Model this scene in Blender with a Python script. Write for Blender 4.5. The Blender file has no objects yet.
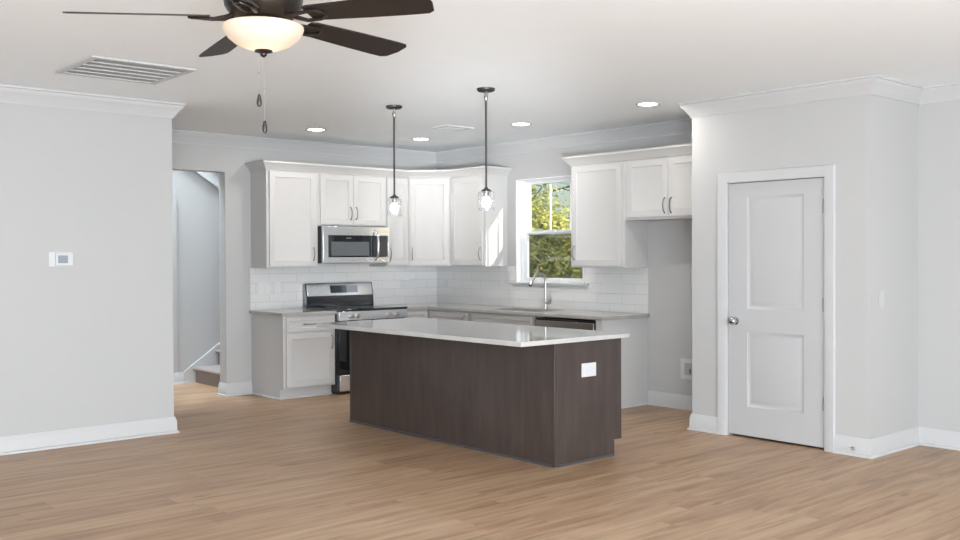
import bpy, bmesh, math, random
from mathutils import Vector, Matrix
random.seed(7)
PI = math.pi
scn = bpy.context.scene
C = scn.collection

# ------------------------------------------------------------------ camera
cam_d = bpy.data.cameras.new('camera')
cam = bpy.data.objects.new('camera', cam_d)
C.objects.link(cam)
F = Vector((0.65906147, 0.75201607, -0.01047856))
R = Vector((0.75202852, -0.65912124, -0.00350671))
U = R.cross(F).normalized()
cam.matrix_world = Matrix(((R.x, U.x, -F.x, -7.5404), (R.y, U.y, -F.y, -9.4178), (R.z, U.z, -F.z, 1.4706), (0, 0, 0, 1)))
cam_d.sensor_width = 36
cam_d.lens = 969.7 / 960 * 36
cam_d.shift_y = -4.28 / 960
cam_d.clip_end = 300
scn.camera = cam

# ------------------------------------------------------------------ world, sun, large lights, exposure
w = bpy.data.worlds.new('world'); scn.world = w; w.use_nodes = True
wn = w.node_tree.nodes; wl = w.node_tree.links
sky = wn.new('ShaderNodeTexSky'); sky.sky_type = 'NISHITA'; sky.sun_disc = False
sky.sun_elevation = math.radians(28); sky.sun_rotation = math.radians(153)
wl.new(sky.outputs[0], wn['Background'].inputs[0])
wn['Background'].inputs[1].default_value = 0.14

def add_light(name, kind, loc, energy, color=(1, 1, 1), direction=None, size=None, size_y=None, **kw):
    d = bpy.data.lights.new(name, kind); o = bpy.data.objects.new(name, d); C.objects.link(o)
    o.location = loc; d.energy = energy; d.color = color
    if direction is not None:
        o.rotation_euler = Vector(direction).to_track_quat('-Z', 'Y').to_euler()
    if kind == 'AREA':
        d.shape = 'RECTANGLE'; d.size = size; d.size_y = size_y or size
    for k, v in kw.items(): setattr(d, k, v)
    return o

add_light('sun', 'SUN', (6, -8, 6), 5.2, (1, 0.95, 0.86), (-1, 2.0, -1.19), angle=math.radians(0.6))
add_light('rear_fill_light', 'AREA', (-5.3, -12.85, 1.45), 560, (0.88, 0.942, 1.0), (.06, 1, 0.02), 9.5, 2.3, spread=math.radians(155))  # added fill behind the camera; the rear wall has no window
add_light('side_fill_light', 'AREA', (-10.9, -7.2, 1.5), 85, (0.87, 0.935, 1.0), (1, 0, 0.12), 7.0, 2.3)  # added fill from the west side, no window modelled there
add_light('ceiling_bounce_fill', 'AREA', (-8.0, -10.6, 0.5), 430, (0.85, 0.925, 1.0), (.80, 1.05, 1.0), 2.0, 2.0)  # added out-of-frame fill, aimed up to even out ceiling and walls
add_light('kitchen_ceiling_fill', 'SPOT', (-8.1, -10.2, .45), 3400, (0.93, 0.965, 1.0), (6.0, 7.0, 2.0), spot_size=math.radians(15.5), spot_blend=1.0, shadow_soft_size=.35)  # added spot that lifts the kitchen ceiling; not a lamp of the room
add_light('stair_window_light', 'AREA', (-3.6, 0.72, 5.0), 620, (0.82, 0.92, 1.0), (0.1, 0, -1), 2.6, 0.9)
scn.view_settings.view_transform = 'Standard'
scn.view_settings.look = 'None'
scn.view_settings.exposure = 0.14
scn.view_settings.gamma = 1.0
scn.view_settings.use_curve_mapping = False

# ------------------------------------------------------------------ materials
def mat(name, col, rough=0.5, metal=0.0, spec=0.5, emit=None, estr=0, coat=0):
    m = bpy.data.materials.new(name); m.use_nodes = True
    b = m.node_tree.nodes['Principled BSDF']
    b.inputs['Base Color'].default_value = (*col, 1)
    b.inputs['Roughness'].default_value = rough
    b.inputs['Metallic'].default_value = metal
    b.inputs['Specular IOR Level'].default_value = spec
    b.inputs['Coat Weight'].default_value = coat
    if emit:
        b.inputs['Emission Color'].default_value = (*emit, 1)
        b.inputs['Emission Strength'].default_value = estr
    return m

def nodes(m): return m.node_tree.nodes, m.node_tree.links, m.node_tree.nodes['Principled BSDF']

def noisy(m, base, var, scale=(1, 1, 1), nscale=6, detail=4, bump=0, bscale=None):
    n, l, b = nodes(m)
    tc = n.new('ShaderNodeTexCoord'); mp = n.new('ShaderNodeMapping'); mp.inputs['Scale'].default_value = scale
    l.new(tc.outputs['Object'], mp.inputs[0])
    nz = n.new('ShaderNodeTexNoise'); nz.inputs['Scale'].default_value = nscale; nz.inputs['Detail'].default_value = detail
    l.new(mp.outputs[0], nz.inputs['Vector'])
    cr = n.new('ShaderNodeValToRGB')
    cr.color_ramp.elements[0].position = 0.3; cr.color_ramp.elements[1].position = 0.7
    cr.color_ramp.elements[0].color = (*[c * (1 - var) for c in base], 1)
    cr.color_ramp.elements[1].color = (*[min(1, c * (1 + var)) for c in base], 1)
    l.new(nz.outputs['Fac'], cr.inputs[0]); l.new(cr.outputs[0], b.inputs['Base Color'])
    if bump:
        bp = n.new('ShaderNodeBump'); bp.inputs['Strength'].default_value = bump; bp.inputs['Distance'].default_value = 0.002
        nb = n.new('ShaderNodeTexNoise'); nb.inputs['Scale'].default_value = bscale or 300
        l.new(mp.outputs[0], nb.inputs['Vector']); l.new(nb.outputs['Fac'], bp.inputs['Height']); l.new(bp.outputs[0], b.inputs['Normal'])
    return m

M = {}
M['wall'] = noisy(mat('wall_paint', (.62, .615, .60), .85, spec=.25), (.465, .462, .456), .006, bump=.08, bscale=180)
M['ceiling'] = noisy(mat('ceiling_paint', (.74, .735, .72), .9, spec=.2), (.87, .91, .935), .006, bump=.06, bscale=150)
M['trim'] = noisy(mat('trim_paint', (.78, .78, .775), .38), (.525, .525, .527), .004)
M['doorpaint'] = noisy(mat('door_paint', (.70, .70, .70), .42), (.47, .47, .474), .004)
M['cab'] = noisy(mat('cabinet_paint', (.76, .75, .725), .6, spec=.3), (.525, .518, .510), .004)
M['vinyl'] = mat('white_vinyl', (.82, .83, .84), .35)
M['black'] = mat('black_enamel', (.008, .009, .011), .12, coat=.3)
M['blackglass'] = mat('black_glass', (.006, .007, .010), .04, coat=.5)
M['matteblack'] = mat('matte_black', (.018, .017, .016), .45)
M['darkgap'] = mat('dark_gap', (.02, .02, .02), .8)
M['nickel'] = mat('brushed_nickel', (.55, .53, .50), .28, metal=1)
M['chain'] = mat('chain_grey', (.20, .19, .18), .6)
M['handle'] = mat('satin_nickel_pull', (.28, .27, .26), .3, metal=1)
M['chrome'] = mat('satin_chrome', (.62, .61, .60), .2, metal=1)
M['darknickel'] = mat('dark_brushed_nickel', (.28, .27, .25), .32, metal=1)
M['plate'] = mat('white_plastic', (.60, .605, .61), .35)
M['tileplate'] = mat('tile_white_plastic', (.67, .67, .665), .3)
M['wallplate'] = mat('pale_grey_plastic', (.49, .49, .49), .4)
M['plateface'] = mat('white_plastic_inset', (.58, .59, .605), .3)
M['screen_lcd'] = mat('grey_lcd', (.27, .30, .33), .2)
M['bronze'] = mat('dark_bronze', (.028, .022, .018), .35, metal=.6)
M['carpet'] = noisy(mat('taupe_carpet', (.25, .2, .19), 1.0, spec=.1), (.32, .28, .265), .25, nscale=90, bump=.8, bscale=260)
M['sinksteel'] = mat('sink_steel', (.5, .5, .49), .3, metal=1)
M['display'] = mat('clock_display', (.02, .03, .045), .08, coat=.4)
M['buttons'] = mat('button_panel', (.33, .36, .42), .3)
M['fob'] = mat('dark_wood_fob', (.02, .015, .012), .4)

# stainless with horizontal brushing
def steel(name, col, sc):
    m = mat(name, col, .26, metal=1); n, l, b = nodes(m)
    tc = n.new('ShaderNodeTexCoord'); mp = n.new('ShaderNodeMapping'); mp.inputs['Scale'].default_value = sc
    nz = n.new('ShaderNodeTexNoise'); nz.inputs['Scale'].default_value = 8
    l.new(tc.outputs['Object'], mp.inputs[0]); l.new(mp.outputs[0], nz.inputs['Vector'])
    mr = n.new('ShaderNodeMapRange'); mr.inputs['To Min'].default_value = .24; mr.inputs['To Max'].default_value = .27
    l.new(nz.outputs['Fac'], mr.inputs[0]); l.new(mr.outputs[0], b.inputs['Roughness'])
    return m
M['steel'] = steel('stainless_steel', (.80, .83, .87), (1, 1, 60))
M['darksteel'] = steel('dark_stainless_steel', (.34, .32, .305), (1, 1, 60))

# island wood: dark stained, soft vertical figure
def wood_dark():
    m = mat('dark_stained_wood', (.06, .05, .045), .38); n, l, b = nodes(m)
    tc = n.new('ShaderNodeTexCoord'); mp = n.new('ShaderNodeMapping'); mp.inputs['Scale'].default_value = (5, 5, .6)
    nz = n.new('ShaderNodeTexNoise'); nz.inputs['Scale'].default_value = 3; nz.inputs['Detail'].default_value = 8; nz.inputs['Roughness'].default_value = .65
    l.new(tc.outputs['Object'], mp.inputs[0]); l.new(mp.outputs[0], nz.inputs['Vector'])
    n2 = n.new('ShaderNodeTexNoise'); n2.inputs['Scale'].default_value = 2.2; n2.inputs['Detail'].default_value = 3
    l.new(tc.outputs['Object'], n2.inputs['Vector'])
    ad = n.new('ShaderNodeMath'); ad.operation = 'MULTIPLY_ADD'; ad.inputs[1].default_value = .45
    l.new(n2.outputs['Fac'], ad.inputs[0]); l.new(nz.outputs['Fac'], ad.inputs[2])
    cr = n.new('ShaderNodeValToRGB'); e = cr.color_ramp.elements
    e[0].position = .56; e[1].position = .92
    e[0].color = (.043, .031, .027, 1); e[1].color = (.066, .050, .044, 1)
    l.new(ad.outputs[0], cr.inputs[0]); l.new(cr.outputs[0], b.inputs['Base Color'])
    return m
M['island'] = wood_dark()
M['islandshoe'] = mat('dark_shoe_moulding', (.055, .05, .052), .35)

# speckled light quartz
def quartz(nm, c0, c1):
    m = mat(nm, (.5, .49, .46), .09, coat=.2); n, l, b = nodes(m)
    tc = n.new('ShaderNodeTexCoord')
    vo = n.new('ShaderNodeTexNoise'); vo.inputs['Scale'].default_value = 160; vo.inputs['Detail'].default_value = 3
    n2 = n.new('ShaderNodeTexNoise'); n2.inputs['Scale'].default_value = 7; n2.inputs['Detail'].default_value = 5
    l.new(tc.outputs['Object'], vo.inputs['Vector']); l.new(tc.outputs['Object'], n2.inputs['Vector'])
    ad = n.new('ShaderNodeMath'); ad.operation = 'MULTIPLY_ADD'; ad.inputs[1].default_value = .5
    l.new(n2.outputs['Fac'], ad.inputs[0]); l.new(vo.outputs['Fac'], ad.inputs[2])
    cr = n.new('ShaderNodeValToRGB'); e = cr.color_ramp.elements
    e[0].position = .5; e[1].position = .95
    e[0].color = (*c0, 1); e[1].color = (*c1, 1)
    l.new(ad.outputs[0], cr.inputs[0]); l.new(cr.outputs[0], b.inputs['Base Color'])
    return m
M['quartz'] = quartz('island_quartz', (.40, .39, .37), (.56, .55, .53)); M['quartz_shaded'] = quartz('counter_quartz_shaded', (.28, .262, .245), (.42, .40, .38))  # counters: island stone again, darkened to put their backlit shade into the colour

# subway tile on a wall plane; axis picks the horizontal coordinate
def tile(axis):
    m = mat('subway_tile_' + axis, (.76, .77, .77), .12, coat=.15); n, l, b = nodes(m)
    tc = n.new('ShaderNodeTexCoord'); sp = n.new('ShaderNodeSeparateXYZ'); cb = n.new('ShaderNodeCombineXYZ')
    l.new(tc.outputs['Object'], sp.inputs[0])
    l.new(sp.outputs['X' if axis == 'x' else 'Y'], cb.inputs[0])
    sub = n.new('ShaderNodeMath'); sub.operation = 'SUBTRACT'; sub.inputs[1].default_value = .874
    l.new(sp.outputs['Z'], sub.inputs[0]); l.new(sub.outputs[0], cb.inputs[1])
    br = n.new('ShaderNodeTexBrick'); br.offset = .5
    br.inputs['Scale'].default_value = 1; br.inputs['Mortar Size'].default_value = .0022
    br.inputs['Mortar Smooth'].default_value = .3
    br.inputs['Brick Width'].default_value = .333; br.inputs['Row Height'].default_value = .102
    br.inputs['Color1'].default_value = (.71, .705, .695, 1); br.inputs['Color2'].default_value = (.69, .685, .675, 1)
    br.inputs['Mortar'].default_value = (.52, .515, .505, 1)
    l.new(cb.outputs[0], br.inputs['Vector']); l.new(br.outputs['Color'], b.inputs['Base Color'])
    bp = n.new('ShaderNodeBump'); bp.invert = True; bp.inputs['Strength'].default_value = .6; bp.inputs['Distance'].default_value = .003
    l.new(br.outputs['Fac'], bp.inputs['Height']); l.new(bp.outputs[0], b.inputs['Normal'])
    return m
M['tilex'] = tile('x'); M['tiley'] = tile('y')

# plank floor running along X
def floor_mat():
    m = mat('oak_planks', (.4, .27, .17), .38, spec=.4); n, l, b = nodes(m)
    def math_(op, a=None, c=None, d=None):
        q = n.new('ShaderNodeMath'); q.operation = op
        for i, v in enumerate((a, c, d)):
            if v is None: continue
            if isinstance(v, (int, float)): q.inputs[i].default_value = v
            else: l.new(v, q.inputs[i])
        return q.outputs[0]
    tc = n.new('ShaderNodeTexCoord'); sp = n.new('ShaderNodeSeparateXYZ'); l.new(tc.outputs['Object'], sp.inputs[0])
    W, L = .195, 1.55
    v = math_('DIVIDE', sp.outputs['Y'], W); row = math_('FLOOR', v)
    wn1 = n.new('ShaderNodeTexWhiteNoise'); wn1.noise_dimensions = '1D'; l.new(row, wn1.inputs['W'])
    u = math_('ADD', math_('DIVIDE', sp.outputs['X'], L), math_('MULTIPLY', wn1.outputs['Value'], 7.3)); col = math_('FLOOR', u)
    cb = n.new('ShaderNodeCombineXYZ'); l.new(row, cb.inputs[0]); l.new(col, cb.inputs[1])
    wn2 = n.new('ShaderNodeTexWhiteNoise'); wn2.noise_dimensions = '2D'; l.new(cb.outputs[0], wn2.inputs['Vector'])
    rnd = wn2.outputs['Value']
    g = n.new('ShaderNodeCombineXYZ')
    l.new(math_('MULTIPLY', sp.outputs['X'], 1.0), g.inputs[0]); l.new(math_('MULTIPLY', sp.outputs['Y'], 12), g.inputs[1]); l.new(math_('MULTIPLY', rnd, 40), g.inputs[2])
    nz = n.new('ShaderNodeTexNoise'); nz.inputs['Scale'].default_value = 1.3; nz.inputs['Detail'].default_value = 7; nz.inputs['Roughness'].default_value = .6
    nz.inputs['Distortion'].default_value = .6
    l.new(g.outputs[0], nz.inputs['Vector'])
    g2 = n.new('ShaderNodeCombineXYZ')
    l.new(math_('MULTIPLY', sp.outputs['X'], 3), g2.inputs[0]); l.new(math_('MULTIPLY', sp.outputs['Y'], 70), g2.inputs[1]); l.new(math_('MULTIPLY', rnd, 17), g2.inputs[2])
    nf = n.new('ShaderNodeTexNoise'); nf.inputs['Scale'].default_value = 1; nf.inputs['Detail'].default_value = 3
    l.new(g2.outputs[0], nf.inputs['Vector'])
    t = math_('ADD', math_('MULTIPLY', nz.outputs['Fac'], .80), math_('ADD', math_('MULTIPLY', nf.outputs['Fac'], .12), math_('MULTIPLY', rnd, .07)))
    cr = n.new('ShaderNodeValToRGB'); e = cr.color_ramp.elements
    e[0].position = .34; e[0].color = (.250, .146, .083, 1)
    e[1].position = .62; e[1].color = (.465, .318, .203, 1)
    k = e.new(.48); k.color = (.378, .240, .144, 1)
    l.new(t, cr.inputs[0])
    # knots
    vo = n.new('ShaderNodeTexVoronoi'); vo.inputs['Scale'].default_value = 1.0; vo.inputs['Randomness'].default_value = 1
    g3 = n.new('ShaderNodeCombineXYZ'); l.new(math_('MULTIPLY', sp.outputs['X'], 1.5), g3.inputs[0]); l.new(math_('MULTIPLY', sp.outputs['Y'], 3.8), g3.inputs[1])
    l.new(g3.outputs[0], vo.inputs['Vector'])
    kn = n.new('ShaderNodeMapRange'); kn.inputs['From Min'].default_value = .02; kn.inputs['From Max'].default_value = .11
    kn.inputs['To Min'].default_value = .62; kn.inputs['To Max'].default_value = 1.0
    l.new(vo.outputs['Distance'], kn.inputs[0])
    fv = math_('FRACT', v); fu = math_('FRACT', u)
    sv = math_('MINIMUM', fv, math_('SUBTRACT', 1, fv)); su = math_('MINIMUM', fu, math_('SUBTRACT', 1, fu))
    sv = math_('MULTIPLY', sv, W); su = math_('MULTIPLY', su, L)
    s = math_('MINIMUM', sv, su)
    sm = n.new('ShaderNodeMapRange'); sm.inputs['From Min'].default_value = .0008; sm.inputs['From Max'].default_value = .003
    sm.inputs['To Min'].default_value = .84; sm.inputs['To Max'].default_value = 1
    l.new(s, sm.inputs[0])
    mul = n.new('ShaderNodeVectorMath'); mul.operation = 'SCALE'
    l.new(cr.outputs[0], mul.inputs[0]); l.new(math_('MULTIPLY', sm.outputs[0], kn.outputs[0]), mul.inputs['Scale'])
    l.new(mul.outputs[0], b.inputs['Base Color'])
    rr = n.new('ShaderNodeMapRange'); rr.inputs['To Min'].default_value = .34; rr.inputs['To Max'].default_value = .5
    l.new(nz.outputs['Fac'], rr.inputs[0]); l.new(rr.outputs[0], b.inputs['Roughness'])
    bp = n.new('ShaderNodeBump'); bp.inputs['Strength'].default_value = .25; bp.inputs['Distance'].default_value = .002
    l.new(sm.outputs[0], bp.inputs['Height']); l.new(bp.outputs[0], b.inputs['Normal'])
    return m
M['floor'] = floor_mat()

def glass(name, tint=(1, 1, 1), ior=1.45, rough=0.0, boost=1.0):
    m = bpy.data.materials.new(name); m.use_nodes = True; n = m.node_tree.nodes; l = m.node_tree.links
    n.remove(n['Principled BSDF'])
    tr = n.new('ShaderNodeBsdfTransparent'); tr.inputs[0].default_value = (*tint, 1)
    gl = n.new('ShaderNodeBsdfGlossy'); gl.inputs['Roughness'].default_value = rough
    lw = n.new('ShaderNodeLayerWeight'); lw.inputs[0].default_value = .5
    pw = n.new('ShaderNodeMath'); pw.operation = 'POWER'; pw.inputs[1].default_value = ior; l.new(lw.outputs['Facing'], pw.inputs[0])
    mu = n.new('ShaderNodeMath'); mu.operation = 'MULTIPLY_ADD'; mu.inputs[1].default_value = .9 * boost; mu.inputs[2].default_value = .04 * boost; mu.use_clamp = True
    mx = n.new('ShaderNodeMixShader')
    l.new(pw.outputs[0], mu.inputs[0]); l.new(mu.outputs[0], mx.inputs[0]); l.new(tr.outputs[0], mx.inputs[1]); l.new(gl.outputs[0], mx.inputs[2])
    l.new(mx.outputs[0], n['Material Output'].inputs[0])
    return m
M['glass'] = glass('window_glass', (.96, .98, .97), 5, boost=.6)
M['pendglass'] = glass('pendant_glass', (.93, .94, .95), 2.2, rough=0.0, boost=.35)

def frost(m, f):
    n = m.node_tree.nodes; l = m.node_tree.links; out = n['Material Output']; src = out.inputs[0].links[0].from_socket
    t = n.new('ShaderNodeBsdfTranslucent'); t.inputs[0].default_value = (1, 1, 1, 1); d = n.new('ShaderNodeBsdfDiffuse'); d.inputs[0].default_value = (.9, .9, .9, 1)
    a = n.new('ShaderNodeMixShader'); l.new(t.outputs[0], a.inputs[1]); l.new(d.outputs[0], a.inputs[2])
    b = n.new('ShaderNodeMixShader'); b.inputs[0].default_value = f; l.new(src, b.inputs[1]); l.new(a.outputs[0], b.inputs[2]); l.new(b.outputs[0], out.inputs[0])
frost(M['pendglass'], .05)
def screen_mat():
    m = bpy.data.materials.new('insect_screen'); m.use_nodes = True; n = m.node_tree.nodes; l = m.node_tree.links
    n.remove(n['Principled BSDF'])
    tr = n.new('ShaderNodeBsdfTransparent'); df = n.new('ShaderNodeBsdfDiffuse'); df.inputs[0].default_value = (.03, .03, .03, 1)
    mx = n.new('ShaderNodeMixShader'); mx.inputs[0].default_value = .42
    l.new(tr.outputs[0], mx.inputs[1]); l.new(df.outputs[0], mx.inputs[2]); l.new(mx.outputs[0], n['Material Output'].inputs[0])
    return m
M['screen'] = screen_mat()

def emis(name, col, s):
    m = bpy.data.materials.new(name); m.use_nodes = True; n = m.node_tree.nodes; l = m.node_tree.links
    n.remove(n['Principled BSDF']); e = n.new('ShaderNodeEmission')
    e.inputs[0].default_value = (*col, 1); e.inputs[1].default_value = s
    l.new(e.outputs[0], n['Material Output'].inputs[0]); return m
M['led'] = emis('led_disc', (1, .97, .92), 14)
M['bulb'] = emis('bulb_glow', (1, .92, .82), 9)

def bowl_mat():   # frosted glass, lit by the bulb inside it
    m = bpy.data.materials.new('frosted_bowl'); m.use_nodes = True; n = m.node_tree.nodes; l = m.node_tree.links
    n.remove(n['Principled BSDF'])
    d = n.new('ShaderNodeBsdfDiffuse'); d.inputs[0].default_value = (.62, .57, .51, 1)
    t = n.new('ShaderNodeBsdfTranslucent'); t.inputs[0].default_value = (.95, .84, .72, 1)
    g = n.new('ShaderNodeBsdfGlossy'); g.inputs['Roughness'].default_value = .25
    m1 = n.new('ShaderNodeMixShader'); m1.inputs[0].default_value = .45; m2 = n.new('ShaderNodeMixShader'); m2.inputs[0].default_value = .05
    l.new(d.outputs[0], m1.inputs[1]); l.new(t.outputs[0], m1.inputs[2]); l.new(m1.outputs[0], m2.inputs[1]); l.new(g.outputs[0], m2.inputs[2])
    l.new(m2.outputs[0], n['Material Output'].inputs[0])
    return m
M['bowl'] = bowl_mat()
M['blade'] = noisy(mat('dark_walnut_blade', (.045, .034, .03), .45), (.013, .0098, .0088), .18, scale=(1, 1, 1), nscale=14)
M['leaf1'] = mat('leaf_yellow_green', (.72, .68, .16), .6); M['leaf2'] = mat('leaf_green', (.36, .42, .13), .6); M['leaf3'] = mat('leaf_olive', (.50, .45, .15), .6)
M['bark'] = mat('bark', (.06, .05, .045), .9)
M['grass'] = noisy(mat('lawn', (.1, .11, .05), 1), (.10, .11, .05), .4, nscale=5)
for q in ('leaf1', 'leaf2', 'leaf3'):
    nodes(M[q])[2].inputs['Transmission Weight'].default_value = 0
M['siding'] = mat('pale_siding', (.6, .63, .6), .7)

# ------------------------------------------------------------------ mesh helpers
class MB:
    def __init__(s): s.v = []; s.f = []; s.mi = []; s.cur = 0
    def add(s, vs, fs):
        o = len(s.v); s.v += [tuple(p) for p in vs]
        for f in fs: s.f.append([i + o for i in f]); s.mi.append(s.cur)
        return s
    def box(s, x0, x1, y0, y1, z0, z1):
        return s.add([(x, y, z) for x in (x0, x1) for y in (y0, y1) for z in (z0, z1)],
                     [(0, 1, 3, 2), (4, 6, 7, 5), (0, 4, 5, 1), (2, 3, 7, 6), (0, 2, 6, 4), (1, 5, 7, 3)])
    def prism(s, pts, z0, z1):
        n = len(pts)
        return s.add([(x, y, z0) for x, y in pts] + [(x, y, z1) for x, y in pts],
                     [list(range(n)), list(range(n, 2 * n))] + [(i, (i + 1) % n, n + (i + 1) % n, n + i) for i in range(n)])
    def extr(s, pts, a, b, axis):   # profile pts in the plane normal to axis
        def mk(p, t): return (t, p[0], p[1]) if axis == 'x' else (p[0], t, p[1])
        n = len(pts)
        return s.add([mk(p, a) for p in pts] + [mk(p, b) for p in pts],
                     [list(range(n)), list(range(n, 2 * n))] + [(i, (i + 1) % n, n + (i + 1) % n, n + i) for i in range(n)])
    def rings(s, x0, x1, z0, z1, steps, back=True):   # rectangle rings facing -y; steps (inset, y)
        vs = []
        for d, y in steps: vs += [(x0 + d, y, z0 + d), (x1 - d, y, z0 + d), (x1 - d, y, z1 - d), (x0 + d, y, z1 - d)]
        fs = []
        for k in range(len(steps) - 1):
            for i in range(4): fs.append((4 * k + i, 4 * k + (i + 1) % 4, 4 * k + 4 + (i + 1) % 4, 4 * k + 4 + i))
        m = 4 * (len(steps) - 1); fs.append((m, m + 1, m + 2, m + 3))
        if back: fs.append((3, 2, 1, 0))
        return s.add(vs, fs)
    def lathe(s, prof, n=24, c=(0, 0, 0), axis='z'):
        vs = []; fs = []
        for r, t in prof:
            for i in range(n):
                a = 2 * PI * i / n; p, q = r * math.cos(a), r * math.sin(a)
                vs.append({'z': (c[0] + p, c[1] + q, c[2] + t), 'y': (c[0] + p, c[1] + t, c[2] + q), 'x': (c[0] + t, c[1] + p, c[2] + q)}[axis])
        for k in range(len(prof) - 1):
            for i in range(n): fs.append((k * n + i, k * n + (i + 1) % n, (k + 1) * n + (i + 1) % n, (k + 1) * n + i))
        if prof[0][0] > 1e-6: fs.append(list(range(n)))
        if prof[-1][0] > 1e-6: fs.append([(len(prof) - 1) * n + i for i in range(n)])
        return s.add(vs, fs)
    def tube(s, pts, r, n=10):
        pts = [Vector(p) for p in pts]; rs = r if isinstance(r, (list, tuple)) else [r] * len(pts)
        vs = []; fs = []; up = None
        for k, p in enumerate(pts):
            t = (pts[min(k + 1, len(pts) - 1)] - pts[max(k - 1, 0)]).normalized()
            if up is None: up = t.orthogonal().normalized()
            up = (up - t * up.dot(t)).normalized(); sd = t.cross(up)
            for i in range(n):
                a = 2 * PI * i / n; vs.append(p + (up * math.cos(a) + sd * math.sin(a)) * rs[k])
        for k in range(len(pts) - 1):
            for i in range(n): fs.append((k * n + i, k * n + (i + 1) % n, (k + 1) * n + (i + 1) % n, (k + 1) * n + i))
        fs.append(list(range(n))); fs.append([(len(pts) - 1) * n + i for i in range(n)])
        return s.add(vs, fs)
    def cells(s, us, vs_, skip, w0, w1, fn):
        idx = {}; V = []
        def vid(i, j, k):
            if (i, j, k) not in idx: idx[(i, j, k)] = len(V); V.append(fn(us[i], vs_[j], (w0, w1)[k]))
            return idx[(i, j, k)]
        on = lambda i, j: 0 <= i < len(us) - 1 and 0 <= j < len(vs_) - 1 and (i, j) not in skip
        fs = []
        for i in range(len(us) - 1):
            for j in range(len(vs_) - 1):
                if not on(i, j): continue
                for k in (0, 1): fs.append([vid(i, j, k), vid(i + 1, j, k), vid(i + 1, j + 1, k), vid(i, j + 1, k)])
                if not on(i - 1, j): fs.append([vid(i, j, 0), vid(i, j + 1, 0), vid(i, j + 1, 1), vid(i, j, 1)])
                if not on(i + 1, j): fs.append([vid(i + 1, j, 0), vid(i + 1, j + 1, 0), vid(i + 1, j + 1, 1), vid(i + 1, j, 1)])
                if not on(i, j - 1): fs.append([vid(i, j, 0), vid(i + 1, j, 0), vid(i + 1, j, 1), vid(i, j, 1)])
                if not on(i, j + 1): fs.append([vid(i, j + 1, 0), vid(i + 1, j + 1, 0), vid(i + 1, j + 1, 1), vid(i, j + 1, 1)])
        return s.add(V, fs)
    def mould(s, path, prof):   # prof (out, z), out to the right of travel, mitred
        P = [Vector(p) for p in path]; n = len(prof); vs = []; fs = []
        for k, p in enumerate(P):
            ds = []
            if k > 0: ds.append((P[k] - P[k - 1]).normalized())
            if k < len(P) - 1: ds.append((P[k + 1] - P[k]).normalized())
            ns = [Vector((d.y, -d.x)) for d in ds]
            if len(ns) == 2:
                m = (ns[0] + ns[1]); m = m / (1 + ns[0].dot(ns[1]))
            else: m = ns[0]
            for o, z in prof: vs.append((p.x + m.x * o, p.y + m.y * o, z))
        for k in range(len(P) - 1):
            for i in range(n): fs.append((k * n + i, k * n + (i + 1) % n, (k + 1) * n + (i + 1) % n, (k + 1) * n + i))
        fs.append(list(range(n))); fs.append([(len(P) - 1) * n + i for i in range(n)])
        return s.add(vs, fs)
    def build(s, name, mats, parent=None, loc=(0, 0, 0), rz=0, bevel=0, smooth=True, recalc=True, shift=None):
        vs = s.v
        if shift is not None: vs = [(x - shift[0], y - shift[1], z - shift[2]) for x, y, z in vs]; loc = shift
        me = bpy.data.meshes.new(name); me.from_pydata(vs, [], s.f)
        for m in (mats if isinstance(mats, (list, tuple)) else [mats]): me.materials.append(m)
        for p, i in zip(me.polygons, s.mi): p.material_index = i
        if recalc:
            bm = bmesh.new(); bm.from_mesh(me); bmesh.ops.recalc_face_normals(bm, faces=bm.faces); bm.to_mesh(me); bm.free()
        if smooth:
            for p in me.polygons: p.use_smooth = True
            me.set_sharp_from_angle(angle=math.radians(35))
        o = bpy.data.objects.new(name, me); C.objects.link(o)
        o.location = loc; o.rotation_euler = (0, 0, rz)
        if parent: o.parent = parent
        if bevel:
            b = o.modifiers.new('bevel', 'BEVEL'); b.width = bevel; b.segments = 2; b.limit_method = 'ANGLE'; b.angle_limit = math.radians(40)
            b.harden_normals = False
        return o

def thing(name, label, cat, loc=(0, 0, 0), rz=0, group=None):
    o = bpy.data.objects.new(name, None); C.objects.link(o)
    o.location = loc; o.rotation_euler = (0, 0, rz); o.empty_display_size = .1
    o['label'] = label; o['category'] = cat
    if group: o['group'] = group
    return o
def tag(o, label, cat, group=None):
    o['label'] = label; o['category'] = cat
    if group: o['group'] = group
    return o
def struct(o, label=None):
    o['kind'] = 'structure'
    if label: o['label'] = label
    return o
def copy_tree(o, parent=None):
    c = o.copy(); C.objects.link(c); c.parent = parent
    for ch in list(o.children): copy_tree(ch, c)
    return c

# ------------------------------------------------------------------ key dimensions
H = 2.743; LY = -1.647; LX = -4.133; PX = -.825; PY1 = -4.461; PY2 = -6.015; RX = -.058
XW, YS = -11.0, -13.0
vert_x = lambda u, v, w_: (u, w_, v)    # wall in the x-z plane
vert_y = lambda u, v, w_: (w_, u, v)    # wall in the y-z plane

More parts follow.
